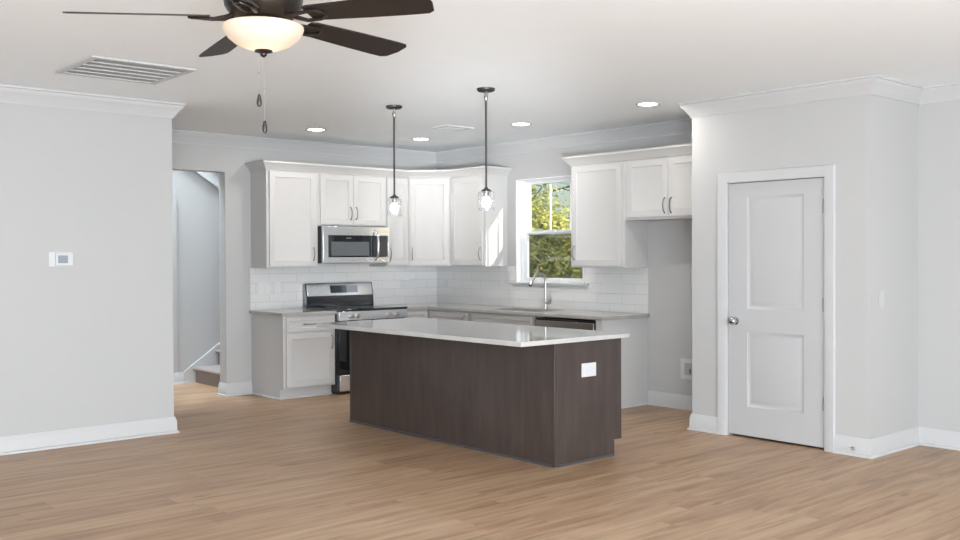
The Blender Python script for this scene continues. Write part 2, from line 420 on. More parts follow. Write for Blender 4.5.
# ------------------------------------------------------------------ shell
struct(MB().box(XW - .15, .16, YS - .15, 1.5, -.12, 0).build('floor', M['floor'], smooth=False), 'light oak plank floor')
struct(MB().box(XW - .15, .15, YS - .15, .15, H, H + .12).build('ceiling', M['ceiling'], smooth=False), 'white painted ceiling')
struct(MB().box(XW, LX, LY, LY + .13, 0, H).build('wall_left', M['wall'], bevel=.006))
struct(MB().cells([-6, -3.95, -2.839, .15], [0, 2.357, 5.2], {(1, 0)}, 0, .15, vert_x).build('wall_back', M['wall'], bevel=.006))
struct(MB().cells([PY1 - .12, -2.475, -1.44, 0], [0, 1.17, 2.322, H], {(1, 1)}, 0, .16, vert_y).build('wall_window', M['wall'], bevel=.004))
DY1, DY2, DZ = -4.806, -5.668, 2.052
struct(MB().cells([PY2, DY2 - .02, DY1 + .02, PY1], [0, DZ + .02, H], {(1, 0)}, PX, PX + .115, vert_y).build('wall_pantry_front', M['wall']))
struct(MB().box(PX + .115, 0, PY1 - .115, PY1, 0, H).build('wall_pantry_side', M['wall']))
struct(MB().box(PX + .115, RX, PY2, PY2 + .115, 0, H).build('wall_pantry_near', M['wall']))
struct(MB().box(RX, .16, YS, PY1 - .12, 0, H).build('wall_right', M['wall']))
struct(MB().box(XW - .15, XW, YS, LY, 0, H).build('wall_west', M['wall']))
struct(MB().box(XW - .15, .16, YS - .15, YS, 0, H).build('wall_rear', M['wall']))
struct(MB().box(-6.12, -6, LY + .13, 1.45, 0, 5.2).build('wall_hall_end', M['wall']))
struct(MB().box(-6, .15, 1.325, 1.45, 0, 5.2).build('wall_stair', M['wall']))
struct(MB().box(.03, .15, .15, 1.325, 0, 5.2).build('wall_stair_end', M['wall']))
struct(MB().box(-6.12, .15, 0, 1.45, 5.2, 5.3).build('ceiling_stair', M['ceiling'], smooth=False))
# corner pier at the left of the stair hall, and the sloped soffit of the upper flight
struct(MB().box(-3.25, -2.80, 1.285, 1.325, 0, 2.19).build('trim_1', M['wall']), 'shallow pier on the stair wall')
so = MB()
so.extr([(-2.95, 2.70), (-2.10, 2.16), (-2.10, 2.20), (-2.95, 2.74)], 1.27, 1.325, 'y')
so.extr([(-2.95, 2.74), (-2.10, 2.20), (-2.10, 2.33), (-2.95, 2.87)], 1.295, 1.325, 'y')
so.extr([(-2.95, 2.87), (-2.10, 2.33), (-2.10, 2.37), (-2.95, 2.91)], 1.27, 1.325, 'y')
struct(so.build('trim_2', M['trim'], bevel=.004), 'white sloped skirt of the upper stair flight')

CR = [(0, 2.622), (.010, 2.622), (.012, 2.634), (.020, 2.643), (.034, 2.668), (.054, 2.695), (.070, 2.712), (.072, 2.724), (.084, 2.728), (.084, H), (0, H)]
struct(MB().mould([(XW, LY), (LX, LY), (LX, LY + .13), (-6, LY + .13)], CR).build('trim_3', M['trim']), 'white crown moulding on the left wall')
struct(MB().mould([(-6, 0), (0, 0), (0, PY1), (PX, PY1), (PX, PY2), (RX, PY2), (RX, YS)], CR).build('trim_4', M['trim']), 'white crown moulding around kitchen and pantry')
BB = [(0, 0), (.030, 0), (.030, .008), (.026, .016), (.017, .020), (.016, .105), (.011, .112), (.010, .124), (.005, .134), (0, .134)]
struct(MB().mould([(XW, LY), (LX, LY), (LX, LY + .13), (-6, LY + .13)], BB).build('baseboard_left', M['trim']))
struct(MB().mould([(-2.839, .15), (-2.839, 0), (-2.548, 0)], BB).build('baseboard_back', M['trim']))
struct(MB().mould([(0, -3.33), (0, PY1), (PX, PY1), (PX, -4.733)], BB).build('baseboard_fridge_bay', M['trim']))
struct(MB().mould([(PX, -5.742), (PX, PY2), (RX, PY2), (RX, YS)], BB).build('baseboard_right', M['trim']))
struct(MB().mould([(-2.64, 1.324), (-2.80, 1.324), (-2.80, 1.284), (-3.25, 1.284)][::-1], BB).build('baseboard_stair', M['trim']))

# ------------------------------------------------------------------ kitchen window (structure)
fr = MB(); y0, y1, z0, z1 = -2.475, -1.44, 1.17, 2.322
fr.cells([y0, y0 + .04, y1 - .04, y1], [z0, z0 + .012, z1 - .018, z1], {(1, 1)}, .055, .15, vert_y)
fr.cells([y0 + .04, y0 + .055, y1 - .055, y1 - .04], [z0 + .012, z0 + .016, z1 - .022, z1 - .018], {(1, 1)}, .075, .145, vert_y)
win = struct(fr.build('window_1', M['vinyl'], bevel=.003), 'white double hung kitchen window')
ia, ib = y0 + .056, y1 - .056
def sash(zb, zt, x0, x1, mun):
    s = MB(); s.cells([ia, ia + .042, ib - .042, ib], [zb, zb + .036, zt - .030, zt], {(1, 1)}, x0, x1, vert_y)
    if mun:
        for ym in (-1.855, -2.165): s.box((x0 + x1) / 2 - .008, (x0 + x1) / 2 + .008, ym - .009, ym + .009, zb + .042, zt - .042)
    return s
up = sash(1.705, z1 - .022, .112, .142, True).build('window_sash', M['vinyl'], win, bevel=.002)
MB().box(.125, .129, ia + .04, ib - .04, 1.738, z1 - .050).build('window_pane', M['glass'], up)
lo = sash(z0 + .016, 1.748, .078, .108, False).build('window_sash', M['vinyl'], win, bevel=.002)
MB().box(.091, .095, ia + .04, ib - .04, z0 + .050, 1.720).build('window_pane', M['glass'], lo)
MB().box(.066, .078, -1.99, -1.92, 1.725, 1.75).build('sash_lock', M['vinyl'], lo, bevel=.002)
MB().box(.1475, .1485, ia, ib, z0 + .04, 1.72).build('insect_screen', M['screen'], win)
struct(MB().box(-.045, .06, -2.550, -1.365, 1.150, 1.172).box(-.017, 0, -2.525, -1.39, 1.118, 1.150).build('trim_5', M['trim'], bevel=.004), 'white window stool under the kitchen window')
# painted lining of the opening
struct(MB().cells([y0 - .001, y0 + .010, y1 - .010, y1 + .001], [z0, z0 + .004, z1 - .010, z1 + .001], {(1, 1)}, -.006, .056, vert_y).build('trim_6', M['vinyl'], bevel=.002), 'white lining of the window opening')

# ------------------------------------------------------------------ pantry door (structure)
dr = MB(); gx = PX + .012
# slab with two moulded panels: local frame facing -y, turned to face -X afterwards
wS = 5.663 - 4.813; zb, zt = .018, 2.045
p1 = (.175, wS - .175, 1.035, 1.935); p2 = (.175, wS - .175, .25, .855)
xs = [0, p1[0], p1[1], wS]; zs = [zb, p2[2], p2[3], p1[2], p1[3], zt]
for i in range(3):
    for j in range(5):
        if i == 1 and j in (1, 3): continue
        dr.add([(xs[i], 0, zs[j]), (xs[i + 1], 0, zs[j]), (xs[i + 1], 0, zs[j + 1]), (xs[i], 0, zs[j + 1])], [(0, 1, 2, 3)])
for a, b, c, d in (p1, p2):
    dr.rings(a, b, c, d, [(0, 0), (.006, .004), (.018, .0095), (.024, .010), (.030, .010), (.050, .003), (.056, .002)], back=False)
dr.add([(0, 0, zb), (wS, 0, zb), (wS, 0, zt), (0, 0, zt), (0, .035, zb), (wS, .035, zb), (wS, .035, zt), (0, .035, zt)],
       [(0, 1, 5, 4), (1, 2, 6, 5), (2, 3, 7, 6), (3, 0, 4, 7), (4, 5, 6, 7)])
door = bpy.data.objects.new('door_1', None); C.objects.link(door); door.location = (gx, -4.813, 0); door.rotation_euler = (0, 0, -PI / 2)
struct(door, 'white two panel pantry door in a white casing')
dr.build('door_slab', M['doorpaint'], door, recalc=False)
cs = MB(); prof = [(0, 0), (0, -.010), (.012, -.016), (.05, -.019), (.075, -.022), (.082, -.022), (.086, -.014), (.086, 0)]
# casing: mitred frame in local xz plane, standing proud of the wall face (wall face at y=-.012)
a0, a1, ztop = -.002, wS + .002, 2.050
rows = []
for (x, z, mx, mz) in ((a0, 0, -1, 0), (a0, ztop, -1, 1), (a1, ztop, 1, 1), (a1, 0, 1, 0)):
    rows.append([(x + mx * o, -.012 + d, z + mz * o) for o, d in prof])
n = len(prof); vs = [p for r_ in rows for p in r_]; fs = []
for k in range(3):
    for i in range(n): fs.append((k * n + i, k * n + (i + 1) % n, (k + 1) * n + (i + 1) % n, (k + 1) * n + i))
fs += [list(range(n)), [3 * n + i for i in range(n)]]
cs.add(vs, fs).build('door_casing', M['trim'], door)
jb = MB().box(-.02, -.004, -.012, .103, 0, 2.05).box(wS + .004, wS + .02, -.012, .103, 0, 2.05).box(-.02, wS + .02, -.012, .103, 2.05, 2.068)
jb.build('door_jamb', M['trim'], door)
kb = MB().lathe([(0, -.072), (.020, -.070), (.031, -.058), (.034, -.045), (.029, -.031), (.014, -.022), (.012, -.010), (.030, -.006), (.033, 0), (0, 0)], 28, (.068, 0, .935), 'y')
kb.build('door_knob', M['chrome'], door)
MB().box(-.003, .002, -.003, .03, .905, .965).build('latch_plate', M['darknickel'], door)
for hz in (1.832, 1.092, .35):
    MB().box(wS - .014, wS + .004, -.004, .002, hz - .05, hz + .05).lathe([(.008, -.053), (.008, .053)], 14, (wS - .006, -.010, hz)).build('door_hinge', M['darknickel'], door)

# ------------------------------------------------------------------ cabinets
def shaker(x0, x1, z0_, z1_, yf, t=.02, rail=.062):
    return MB().rings(x0, x1, z0_, z1_, [(0, yf + t), (0, yf + .0015), (.0015, yf), (rail, yf), (rail + .002, yf + .003), (rail + .008, yf + .0065)])
def bow_pull(p0, p1, out, r=.0052):
    a, b = Vector(p0), Vector(p1); o = Vector((0, -out, 0)); pts = []
    for k in range(13):
        t = k / 12; h = math.sin(PI * t) ** .45; pts.append(a.lerp(b, t) + o * h)
    m = MB().tube(pts, r, 8)
    for q in (a, b): m.lathe([(.008, 0), (.008, -.006), (.005, -.010)], 12, tuple(q), 'y')
    return m
def door_part(root, x0, x1, z0_, z1_, yf, pull=None, name='door', rail=.062, mt='cab', long=.135):
    d = shaker(x0, x1, z0_, z1_, yf, rail=rail).build(name, M[mt], root)
    if pull:
        side, vert, zc = pull
        if vert:
            xc = x0 + .034 if side == 'L' else x1 - .034
            bow_pull((xc, yf, zc - long / 2), (xc, yf, zc + long / 2), .03).build('handle', M['handle'], d)
        else:
            xc = (x0 + x1) / 2
            bow_pull((xc - long / 2, yf, zc), (xc + long / 2, yf, zc), .03).build('handle', M['handle'], d)
    return d
UB, UT, UDp = 1.348, 2.392, .34
DB, DT = UB + .017, 2.366

def upper_cab(label, loc, rz, width, zb, doors, poly=None, depth=UDp):
    r = thing('upper_cabinet', label, 'cabinet', (loc[0], loc[1], zb), rz)
    b = MB()
    if poly: b.prism(poly, 0, UT - zb)
    else: b.box(.0008, width - .0008, -depth, -.001, 0, UT - zb)
    b.build('body', M['cab'], r, bevel=.0015)
    yf = (-.0005 if poly else -depth - .0005) - .02
    for (x0, x1, dzb, pull) in doors:
        door_part(r, x0, x1, dzb - zb, DT - zb, yf, pull)
    return r
upper_cab('tall white wall cabinet at left end, over the counter left of the range', (-2.546, 0), 0, .621, UB, [(.029, .588, DB, ('R', True, .145))])
upper_cab('short two door white cabinet mounted above the microwave', (-1.925, 0), 0, .905, 1.802,
          [(.026, .448, 1.815, ('R', True, .142)), (.452, .887, 1.815, ('L', True, .142))])
upper_cab('narrow white wall cabinet between microwave and corner cabinet', (-1.02, 0), 0, .32, UB, [(.010, .305, DB, ('L', True, .145))])
upper_cab('white corner cabinet set diagonally where the tiled walls meet', (-.70, -.34), -PI / 4, .509, UB, [(.022, .487, DB, ('L', True, .145))],
          poly=[(0, 0), (.509, 0), (.7485, .2404), (.2546, .734), (-.2396, .2404)])
upper_cab('white wall cabinet just left of the kitchen window, its side sunlit', (0, -.70), -PI / 2, .60, UB, [(.018, .566, DB, ('R', True, .145))])
upper_cab('tall white wall cabinet just right of the kitchen window', (0, -2.61), -PI / 2, .71, UB, [(.030, .672, DB, ('L', True, .145))])
upper_cab('short two door white cabinet high over the empty fridge space', (0, -3.32), -PI / 2, 1.14, 1.802,
          [(.040, .526, 1.828, ('R', True, .127)), (.532, 1.05, 1.828, ('L', True, .127))])
CC = [(0, 2.376), (.010, 2.376), (.014, 2.390), (.026, 2.402), (.046, 2.430), (.056, 2.440), (.064, 2.446), (.064, 2.466), (0, 2.466)]
mld = MB().mould([(-2.547, -.001), (-2.547, -.341), (-.7005, -.341), (-.341, -.7005), (-.341, -1.301), (-.001, -1.301)], CC)
tag(mld.build('cabinet_crown', M['cab'], shift=(-2.0, -.34, 2.376)), 'white crown moulding along the tops of the cabinets from left end to corner', 'moulding')
mld = MB().mould([(-.001, -2.609), (-.341, -2.609), (-.341, PY1 + .002)], CC)
tag(mld.build('cabinet_crown', M['cab'], shift=(-.34, -3.5, 2.376)), 'white crown moulding on top of the cabinets right of the window', 'moulding')

# base cabinets
CT0, CT1 = .861, .894; BD = .675
def base_body(root, x0, x1, panel_right=False):
    b = MB().box(x0, x1, -BD, -.001, .11, CT0 - .001).box(x0 + .001, x1 - .001, -BD + .075, -.001, .0, .1105)
    b.build('body', M['cab'], root, bevel=.0012)
r = thing('base_cabinet', 'white base cabinet with one drawer over one door, left of the range', 'cabinet', (-2.546, 0, 0))
base_body(r, 0, .62)
door_part(r, .028, .598, .696, .840, -BD - .0205, (None, False, .768), 'drawer', rail=.035, long=.16)
door_part(r, .028, .598, .126, .680, -BD - .0205, ('R', True, .57))
MB().mould([(0, -.032), (0, -BD + .075), (.62, -BD + .075)], [(0, 0), (.014, 0), (.013, .008), (.008, .015), (0, .018)]).build('shoe_moulding', M['trim'], r)
r = thing('base_cabinet', 'white base cabinet with drawer, right of the range beside the corner', 'cabinet', (-1.015, 0, 0))
b = MB().prism([(0, 0 - .001), (0, -BD), (.34, -BD), (.34, -.72), (1.014, -.72), (1.014, -.001)], .11, CT0 - .001).prism([(.001, -.002), (.001, -.60), (.414, -.60), (.414, -.72), (1.013, -.72), (1.013, -.002)], 0, .111)
b.build('body', M['cab'], r, bevel=.0012)
door_part(r, .012, .31, .696, .840, -BD - .0205, (None, False, .768), 'drawer', rail=.035, long=.12)
door_part(r, .012, .31, .126, .680, -BD - .0205, ('L', True, .57))
r = thing('base_cabinet', 'white base cabinet on the window wall between corner and sink', 'cabinet', (0, -.722, 0), -PI / 2)
base_body(r, .001, .70)
door_part(r, .02, .655, .126, .840, -BD - .0205, ('R', True, .735), rail=.05, long=.15)
r = thing('base_cabinet', 'white sink base cabinet under the faucet, left of the dishwasher', 'cabinet', (0, -1.423, 0), -PI / 2)
bb_ = MB().box(.001, .999, -BD, -.64, .11, CT0 - .001).box(.001, .02, -.64, -.001, .11, CT0 - .001).box(.98, .999, -.64, -.001, .11, CT0 - .001).box(.02, .98, -.62, -.001, .11, .13).box(.002, .998, -BD + .075, -.02, 0, .11)
bb_.build('body', M['cab'], r, bevel=.001)
door_part(r, .03, .97, .696, .840, -BD - .0205, None, 'false_front', rail=.035)
door_part(r, .03, .498, .126, .680, -BD - .0205, ('R', True, .57))
door_part(r, .502, .97, .126, .680, -BD - .0205, ('L', True, .57))
r = thing('end_panel', 'tall plain white end panel closing the counter beside the fridge space', 'panel', (0, -3.243, 0), -PI / 2)
MB().box(.001, .082, -BD - .0005, -.001, 0, CT0 - .001).build('panel', M['cab'], r, bevel=.0015)
MB().mould([(.0825, -.032), (.0825, -BD)][::-1], [(0, 0), (.014, 0), (.013, .008), (.008, .015), (0, .018)]).build('shoe_moulding', M['trim'], r)

# dishwasher
r = thing('dishwasher', 'dark stainless dishwasher at the right end of the window counter', 'dishwasher', (0, -2.428, 0), -PI / 2)
MB().box(.004, .81, -BD + .02, -.02, .10, .845).box(.02, .79, -.6, -.02, 0, .10).build('body', M['matteblack'], r)
MB().box(.012, .806, -BD - .025, -BD + .02, .12, .825).build('door', M['darksteel'], r, bevel=.004)
MB().box(.012, .806, -BD - .012, -BD + .02, .828, .846).build('control_strip', M['black'], r, bevel=.002)

# countertops (stone)
tag(MB().box(-2.578, -1.928, -.712, -.0095, CT0, CT1).build('countertop', M['quartz_shaded'], bevel=.003, shift=(-2.25, -.35, CT0)),
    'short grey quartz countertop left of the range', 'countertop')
SX0, SX1, SY0, SY1 = -.60, -.20, -2.36, -1.62
cols = [-1.017, -.712, SX0, SX1, -.0095]; rws = [-3.358, SY0, SY1, -.712, -.0095]
sk = {(0, 0), (0, 1), (0, 2), (2, 1)}
tag(MB().cells(cols, rws, sk, CT0, CT1, lambda u, v, w_: (u, v, w_)).build('countertop', M['quartz_shaded'], bevel=.003, shift=(-.35, -1.7, CT0)),
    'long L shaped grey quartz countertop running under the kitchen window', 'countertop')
# sink
r = thing('kitchen_sink', 'stainless undermount sink in the counter below the window', 'sink', (-.40, -1.99, .66))
sk_ = MB(); a, b, c = .195, .365, .200; t = .004
sk_.box(-a, a, -b, b, 0, t).box(-a - t, -a, -b, b, 0, c).box(a, a + t, -b, b, 0, c).box(-a, a, -b - t, -b, 0, c).box(-a, a, b, b + t, 0, c)
sk_.build('basin', M['sinksteel'], r, bevel=.001)
MB().lathe([(.04, .005), (.045, .009), (.03, .011), (.0, .008)], 20, (0, 0, 0)).build('drain', M['chrome'], r)
# faucet
r = thing('faucet', 'tall brushed nickel gooseneck faucet behind the sink', 'faucet', (-.145, -2.046, CT1))
MB().lathe([(.030, 0), (.031, .006), (.024, .014), (.020, .03), (.0205, .11), (.016, .12), (0, .12)], 24).build('base', M['nickel'], r)
pts = [(0, 0, .10), (0, 0, .20), (0, 0, .30)]
for k in range(1, 13):
    a = PI * k / 12 * .80; pts.append((-.090 + .090 * math.cos(a), 0, .295 + .090 * math.sin(a)))
pts.append((pts[-1][0] - .018, 0, pts[-1][2] - .026))
e = pts[-1]
MB().tube(pts, .0135, 14).build('spout', M['nickel'], r)
MB().tube([e, (e[0] - .018, 0, e[2] - .026), (e[0] - .040, 0, e[2] - .054), (e[0] - .048, 0, e[2] - .064)], [.0145, .017, .023, .022], 16).build('spray_head', M['nickel'], r)
MB().tube([(e[0] - .048, 0, e[2] - .064), (e[0] - .0495, 0, e[2] - .066)], [.019, .018], 16).build('spray_face', M['matteblack'], r)
hd = MB().tube([(0, -.012, .07), (0, -.066, .07)], [.018, .016], 14).build('valve', M['nickel'], r)
MB().tube([(0, -.058, .07), (.0, -.080, .10), (0, -.084, .135), (0, -.082, .165)], [.011, .010, .008, .009], 10).build('lever', M['nickel'], hd)

# tiled backsplash
tag(MB().box(-2.56, -.0085, -.0085, -.0003, CT1 + .0002, UB - .001).box(-1.922, -1.022, -.0085, -.0003, UB - .001, 1.391).build('backsplash', M['tilex'], smooth=False), 'white subway tile backsplash behind the range', 'backsplash')
tag(MB().cells([-3.325, -2.527, -1.388, -.0003], [CT1 + .0002, 1.117, UB - .001], {(1, 1)}, -.0085, -.0003, vert_y).box(-.0085, -.0003, -2.5272, -2.486, 1.173, UB - .001).box(-.0085, -.0003, -1.429, -1.3878, 1.173, UB - .001).build('backsplash', M['tiley'], smooth=False), 'white subway tile backsplash below the kitchen window', 'backsplash')

# ------------------------------------------------------------------ range
r = thing('range', 'freestanding stainless and black electric range between the white base cabinets', 'stove', (-1.922, 0, 0))
W = .898
MB().box(0, W, -.70, -.02, .02, .885).build('body', M['black'], r, bevel=.003)
MB().box(-.004, W + .004, -.752, -.085, .8951, .905).build('cooktop', M['blackglass'], r, bevel=.003)
for (bx, by, br_) in ((.24, -.55, .105), (.66, -.55, .085), (.24, -.26, .085), (.66, -.26, .105)):
    MB().lathe([(br_, .9052), (br_, .9056), (br_ - .004, .9056), (br_ - .004, .9052)], 40, (bx, by, 0)).build('burner_ring', M['buttons'], r)
MB().box(.0, W, -.748, -.70, .785, .880).build('control_panel', M['steel'], r, bevel=.004)
MB().box(.0, W, -.748, -.70, .8805, .895).build('front_trim', M['black'], r, bevel=.002)
for kx in (.150, .235, .645, .750):
    k = MB().lathe([(0, -.040), (.014, -.040), (.019, -.034), (.021, -.010), (.026, -.008), (.026, 0)], 24, (kx, -.748, .828), 'y').box(kx - .003, kx + .003, -.792, -.785, .81, .846)
    k.build('knob', M['nickel'], r)
od = MB().box(.004, W - .004, -.738, -.70, .215, .775).build('oven_door', M['blackglass'], r, bevel=.004)
MB().tube([(.06, -.738, .735), (.06, -.785, .735), (.08, -.79, .735), (W - .08, -.79, .735), (W - .06, -.785, .735), (W - .06, -.738, .735)], .011, 12).build('handle', M['steel'], od)
MB().box(.018, W - .004, -.742, -.70, .035, .205).build('drawer', M['steel'], r, bevel=.005)
MB().box(.05, W - .05, -.68, -.1, 0, .02).build('foot_rail', M['matteblack'], r)
# backguard: black sides, slanted stainless face with clock
MB().extr([(-.10, .905), (-.012, .905), (-.012, 1.165), (-.06, 1.168), (-.095, 1.03)], 0.0, .012, 'x').extr([(-.10, .905), (-.012, .905), (-.012, 1.165), (-.06, 1.168), (-.095, 1.03)], W - .012, W, 'x').box(.012, W - .012, -.085, -.012, .905, 1.03).build('backguard', M['black'], r, bevel=.003)
MB().extr([(-.100, 1.022), (-.012, 1.022), (-.012, 1.166), (-.030, 1.172), (-.062, 1.168), (-.070, 1.150)], .013, W - .013, 'x').build('backguard_face', M['steel'], r, bevel=.004)
MB().extr([(-.0965, 1.055), (-.0905, 1.055), (-.074, 1.138), (-.080, 1.138)], .318, .53, 'x').build('clock_display', M['display'], r)
MB().extr([(-.0955, 1.055), (-.0905, 1.055), (-.074, 1.138), (-.079, 1.138)], .535, .68, 'x').build('button_panel', M['buttons'], r)

# ------------------------------------------------------------------ microwave
r = thing('microwave', 'stainless over the range microwave with dark window and curved handle', 'microwave', (-1.921, 0, 1.392))
W = .882; hM = .402
MB().box(0, W, -.405, -.012, 0, hM).build('body', M['matteblack'], r, bevel=.002)
MB().cells([0, .065, .80, W - .025, W], [.002, .065, .305, hM], {(1, 1), (2, 1)}, -.445, -.407, lambda u, v, w_: (u, w_, v)).build('front_frame', M['steel'], r, bevel=.003)
d = MB().box(.064, .6425, -.440, -.408, .064, .306).build('door_window', M['blackglass'], r)
MB().box(.105, .60, -.4412, -.4395, .082, .235).build('window_screen', mat('perforated_screen', (.10, .11, .12), .25), d)
MB().box(.6435, W - .024, -.440, -.408, .064, .306).build('control_panel', M['display'], r)
MB().box(.30, .36, -.4412, -.4398, .272, .280).build('badge', M['nickel'], d)
hp = [(.675, -.445, .035), (.680, -.475, .05), (.684, -.492, .10), (.686, -.498, .17), (.686, -.498, .22), (.684, -.492, .29), (.680, -.475, .345), (.675, -.445, .358)]
MB().tube(hp, [.012, .013, .0145, .0155, .0155, .0145, .013, .012], 14).build('handle', M['chrome'], r)
MB().box(.50, .74, -.38, -.20, -.008, 0).build('lamp_lens', M['plateface'], r)

# ------------------------------------------------------------------ island
IX0, IX1, IYN, IYF = -2.742, -2.018, -4.72, -2.187
r = thing('kitchen_island', 'dark brown stained wood island with plain panels, standing on the oak floor', 'island', (IX0, IYN, 0))
wI, lI = IX1 - IX0, IYF - IYN
MB().box(.012, wI - .0205, .012, lI - .012, .117, CT0 - .001).box(.012, wI - .105, .012, lI - .012, 0, .118).build('body', M['island'], r)
MB().box(0, .0118, .030, lI - .022, 0, CT0 - .001).build('back_panel', M['island'], r, bevel=.001)
MB().cells([.030, wI - .107, wI - .0205], [0, .117, CT0 - .001], {(1, 0)}, 0, .0118, vert_x).build('end_panel', M['island'], r, bevel=.001)
MB().cells([0.012, wI - .107, wI - .0205], [0, .117, CT0 - .001], {(1, 0)}, lI - .0118, lI, vert_x).build('end_panel', M['island'], r, bevel=.001)
MB().prism([(-.004, -.004), (.027, -.004), (.027, .0115), (.0115, .0115), (.0115, .027), (-.004, .027)], 0, CT0 - .001).build('corner_trim', M['island'], r, bevel=.002)
MB().box(-.004, .0115, lI - .02, lI, 0, CT0 - .001).build('corner_trim', M['island'], r, bevel=.002)
MB().box(wI - .119, wI - .103, -.004, 0, 0, .116).build('corner_trim', M['island'], r, bevel=.001)
qs = [(0, 0), (.012, 0), (.011, .008), (.007, .014), (0, .017)]
MB().mould([(0, lI), (0, .028)], qs).mould([(.028, 0), (wI - .12, 0)], qs).build('shoe_moulding', M['islandshoe'], r)
for k in range(4):
    y0_ = .02 + k * (lI - .04) / 4; y1_ = y0_ + (lI - .04) / 4 - .006
    for (za, zb_, nm) in ((.69, .845, 'drawer'), (.13, .68, 'door')):
        m = shaker(y0_, y1_, za, zb_, -.0005 - .02, rail=.04 if nm == 'drawer' else .062)
        m.v = [(wI - .0205 - y, x, z) for x, y, z in m.v]
        dd = m.build(nm, M['island'], r)
        if nm == 'drawer': hm = bow_pull(((y0_ + y1_) / 2 - .07, -.0205, .767), ((y0_ + y1_) / 2 + .07, -.0205, .767), .03)
        else: hm = bow_pull((y1_ - .04, -.0205, .50), (y1_ - .04, -.0205, .63), .03)
        hm.v = [(wI - .0205 - y, x, z) for x, y, z in hm.v]; hm.build('handle', M['nickel'], dd)
tag(MB().box(-3.098, -1.99, -4.758, -2.20, CT0, CT1).build('countertop', M['quartz'], bevel=.003, shift=(-2.5, -3.4, CT0)),
    'glossy light grey quartz slab on top of the dark island', 'countertop')

# ------------------------------------------------------------------ wall plates, thermostat, registers
def plate(name, label, cat, loc, rz, w_, h_, kind='outlet', n=1, face='plate', inset='plateface'):
    r = thing(name, label, cat, loc, rz)
    MB().box(-w_ / 2, w_ / 2, -.006, 0, -h_ / 2, h_ / 2).build('cover_plate', M[face], r, bevel=.003)
    if kind == 'blank': return r
    for k in range(n):
        xc = (k - (n - 1) / 2) * .055
        if kind == 'outlet_h': MB().box(xc - .042, xc + .042, -.0085, -.006, -.020, .020).build('receptacle', M['tileplate' if face == 'tileplate' else inset], r, bevel=.0015)
        elif kind == 'switch': MB().box(xc - .018, xc + .018, -.0085, -.006, -.035, .035).build('rocker', M[face if face == 'wallplate' else inset], r, bevel=.0015)
        else: MB().box(xc - .018, xc + .018, -.0085, -.006, -.035, .035).build('receptacle', M['tileplate' if face == 'tileplate' else inset], r, bevel=.0015)
    return r
plate('wall_outlet', 'white electrical outlet on the dark end panel of the island', 'outlet', (-2.395, IYN, .652), 0, .150, .098, 'outlet_h')
plate('wall_switch', 'white double switch plate on the tiles near the left end of the counter', 'switch', (-2.405, -.0087, 1.128), 0, .15, .13, 'switch', 2, 'tileplate', 'tileplate')
plate('wall_outlet', 'white outlet on the tiles between switch plate and range', 'outlet', (-2.246, -.0087, 1.128), 0, .078, .13, face='tileplate')
plate('wall_outlet', 'white outlet on the tiles right of the range', 'outlet', (-.50, -.0087, 1.14), 0, .13, .085, 'outlet_h', face='tileplate')
plate('wall_outlet', 'white outlet on the window wall tiles just right of the corner', 'outlet', (-.0087, -.15, 1.13), -PI / 2, .13, .085, 'outlet_h', face='tileplate')
plate('wall_switch', 'wide white switch plate on the tiles right of the kitchen window', 'switch', (-.0087, -2.885, 1.14), -PI / 2, .30, .11, 'outlet_h', 1, 'tileplate')
plate('wall_switch', 'white switch plate on the narrow wall right of the pantry door', 'switch', (-.655, PY2, 1.14), 0, .075, .12, 'switch', face='wallplate')
r = thing('water_outlet_box', 'white recessed ice maker water box low on the wall of the fridge space', 'outlet box', (0, -3.835, .386), -PI / 2)
MB().cells([-.112, -.070, .070, .112], [-.098, -.058, .058, .098], {(1, 1)}, -.008, -.0003, lambda u, v, w_: (u, w_, v)).build('cover_frame', M['plate'], r, bevel=.002)
MB().box(-.070, .070, -.003, -.0003, -.058, .058).build('recess', mat('recess_grey', (.42, .41, .40), .6), r)
MB().tube([(0, -.003, -.03), (0, -.014, -.03), (0, -.014, .005)], .008, 10).build('valve', M['darknickel'], r)
r = thing('thermostat', 'small white thermostat with grey screen on the left wall', 'thermostat', (-5.037, LY, 1.453), 0)
MB().box(-.090, .085, -.004, 0, -.056, .056).build('back_plate', M['plate'], r, bevel=.002)
MB().box(-.045, .085, -.024, -.004, -.050, .050).build('housing', M['plate'], r, bevel=.005)
MB().box(-.028, .045, -.0252, -.0238, -.030, .030).build('screen', M['screen_lcd'], r)
# spring door stop on baseboards
def stop(label, loc, d):
    r = thing('door_stop', label, 'door stop', loc)
    D = Vector(d)
    MB().tube([D * 0, D * .006, D * .007, D * .05, D * .055], [.013, .013, .005, .005, .004], 10).build('spring', M['nickel'], r)
    MB().tube([D * .055, D * .068], [.009, .008], 10).build('tip', M['plate'], r)
stop('small door stop on the baseboard right of the pantry door', (PX - .017, -5.90, .055), (-1, 0, 0))
stop('small door stop on the baseboard of the stair hall', (-2.93, 1.268, .07), (0, -1, 0))

# ------------------------------------------------------------------ stairs
st = thing('staircase', 'carpeted stair seen through the doorway, climbing to the right', 'stairs', (-2.58, .155, 0))
for k in range(9):
    z0_, z1_ = k * .186, (k + 1) * .186; x0 = k * .285
    MB().extr([(x0, z0_), (x0 + .33, z0_), (x0 + .33, z1_), (x0 + .0, z1_), (x0 - .022, z1_ - .004), (x0 - .036, z1_ - .018), (x0 - .036, z1_ - .034), (x0 - .022, z1_ - .05), (x0, z1_ - .054)],
              0.004, 1.142, 'y').build('step', M['carpet'], st, bevel=.004)
MB().extr([(-.14, 0), (.2, 0), (2.5, 1.56), (2.5, 1.956), (-.055, .193), (-.14, .134)], 1.146, 1.168, 'y').build('skirt_board', M['trim'], st, bevel=.003)

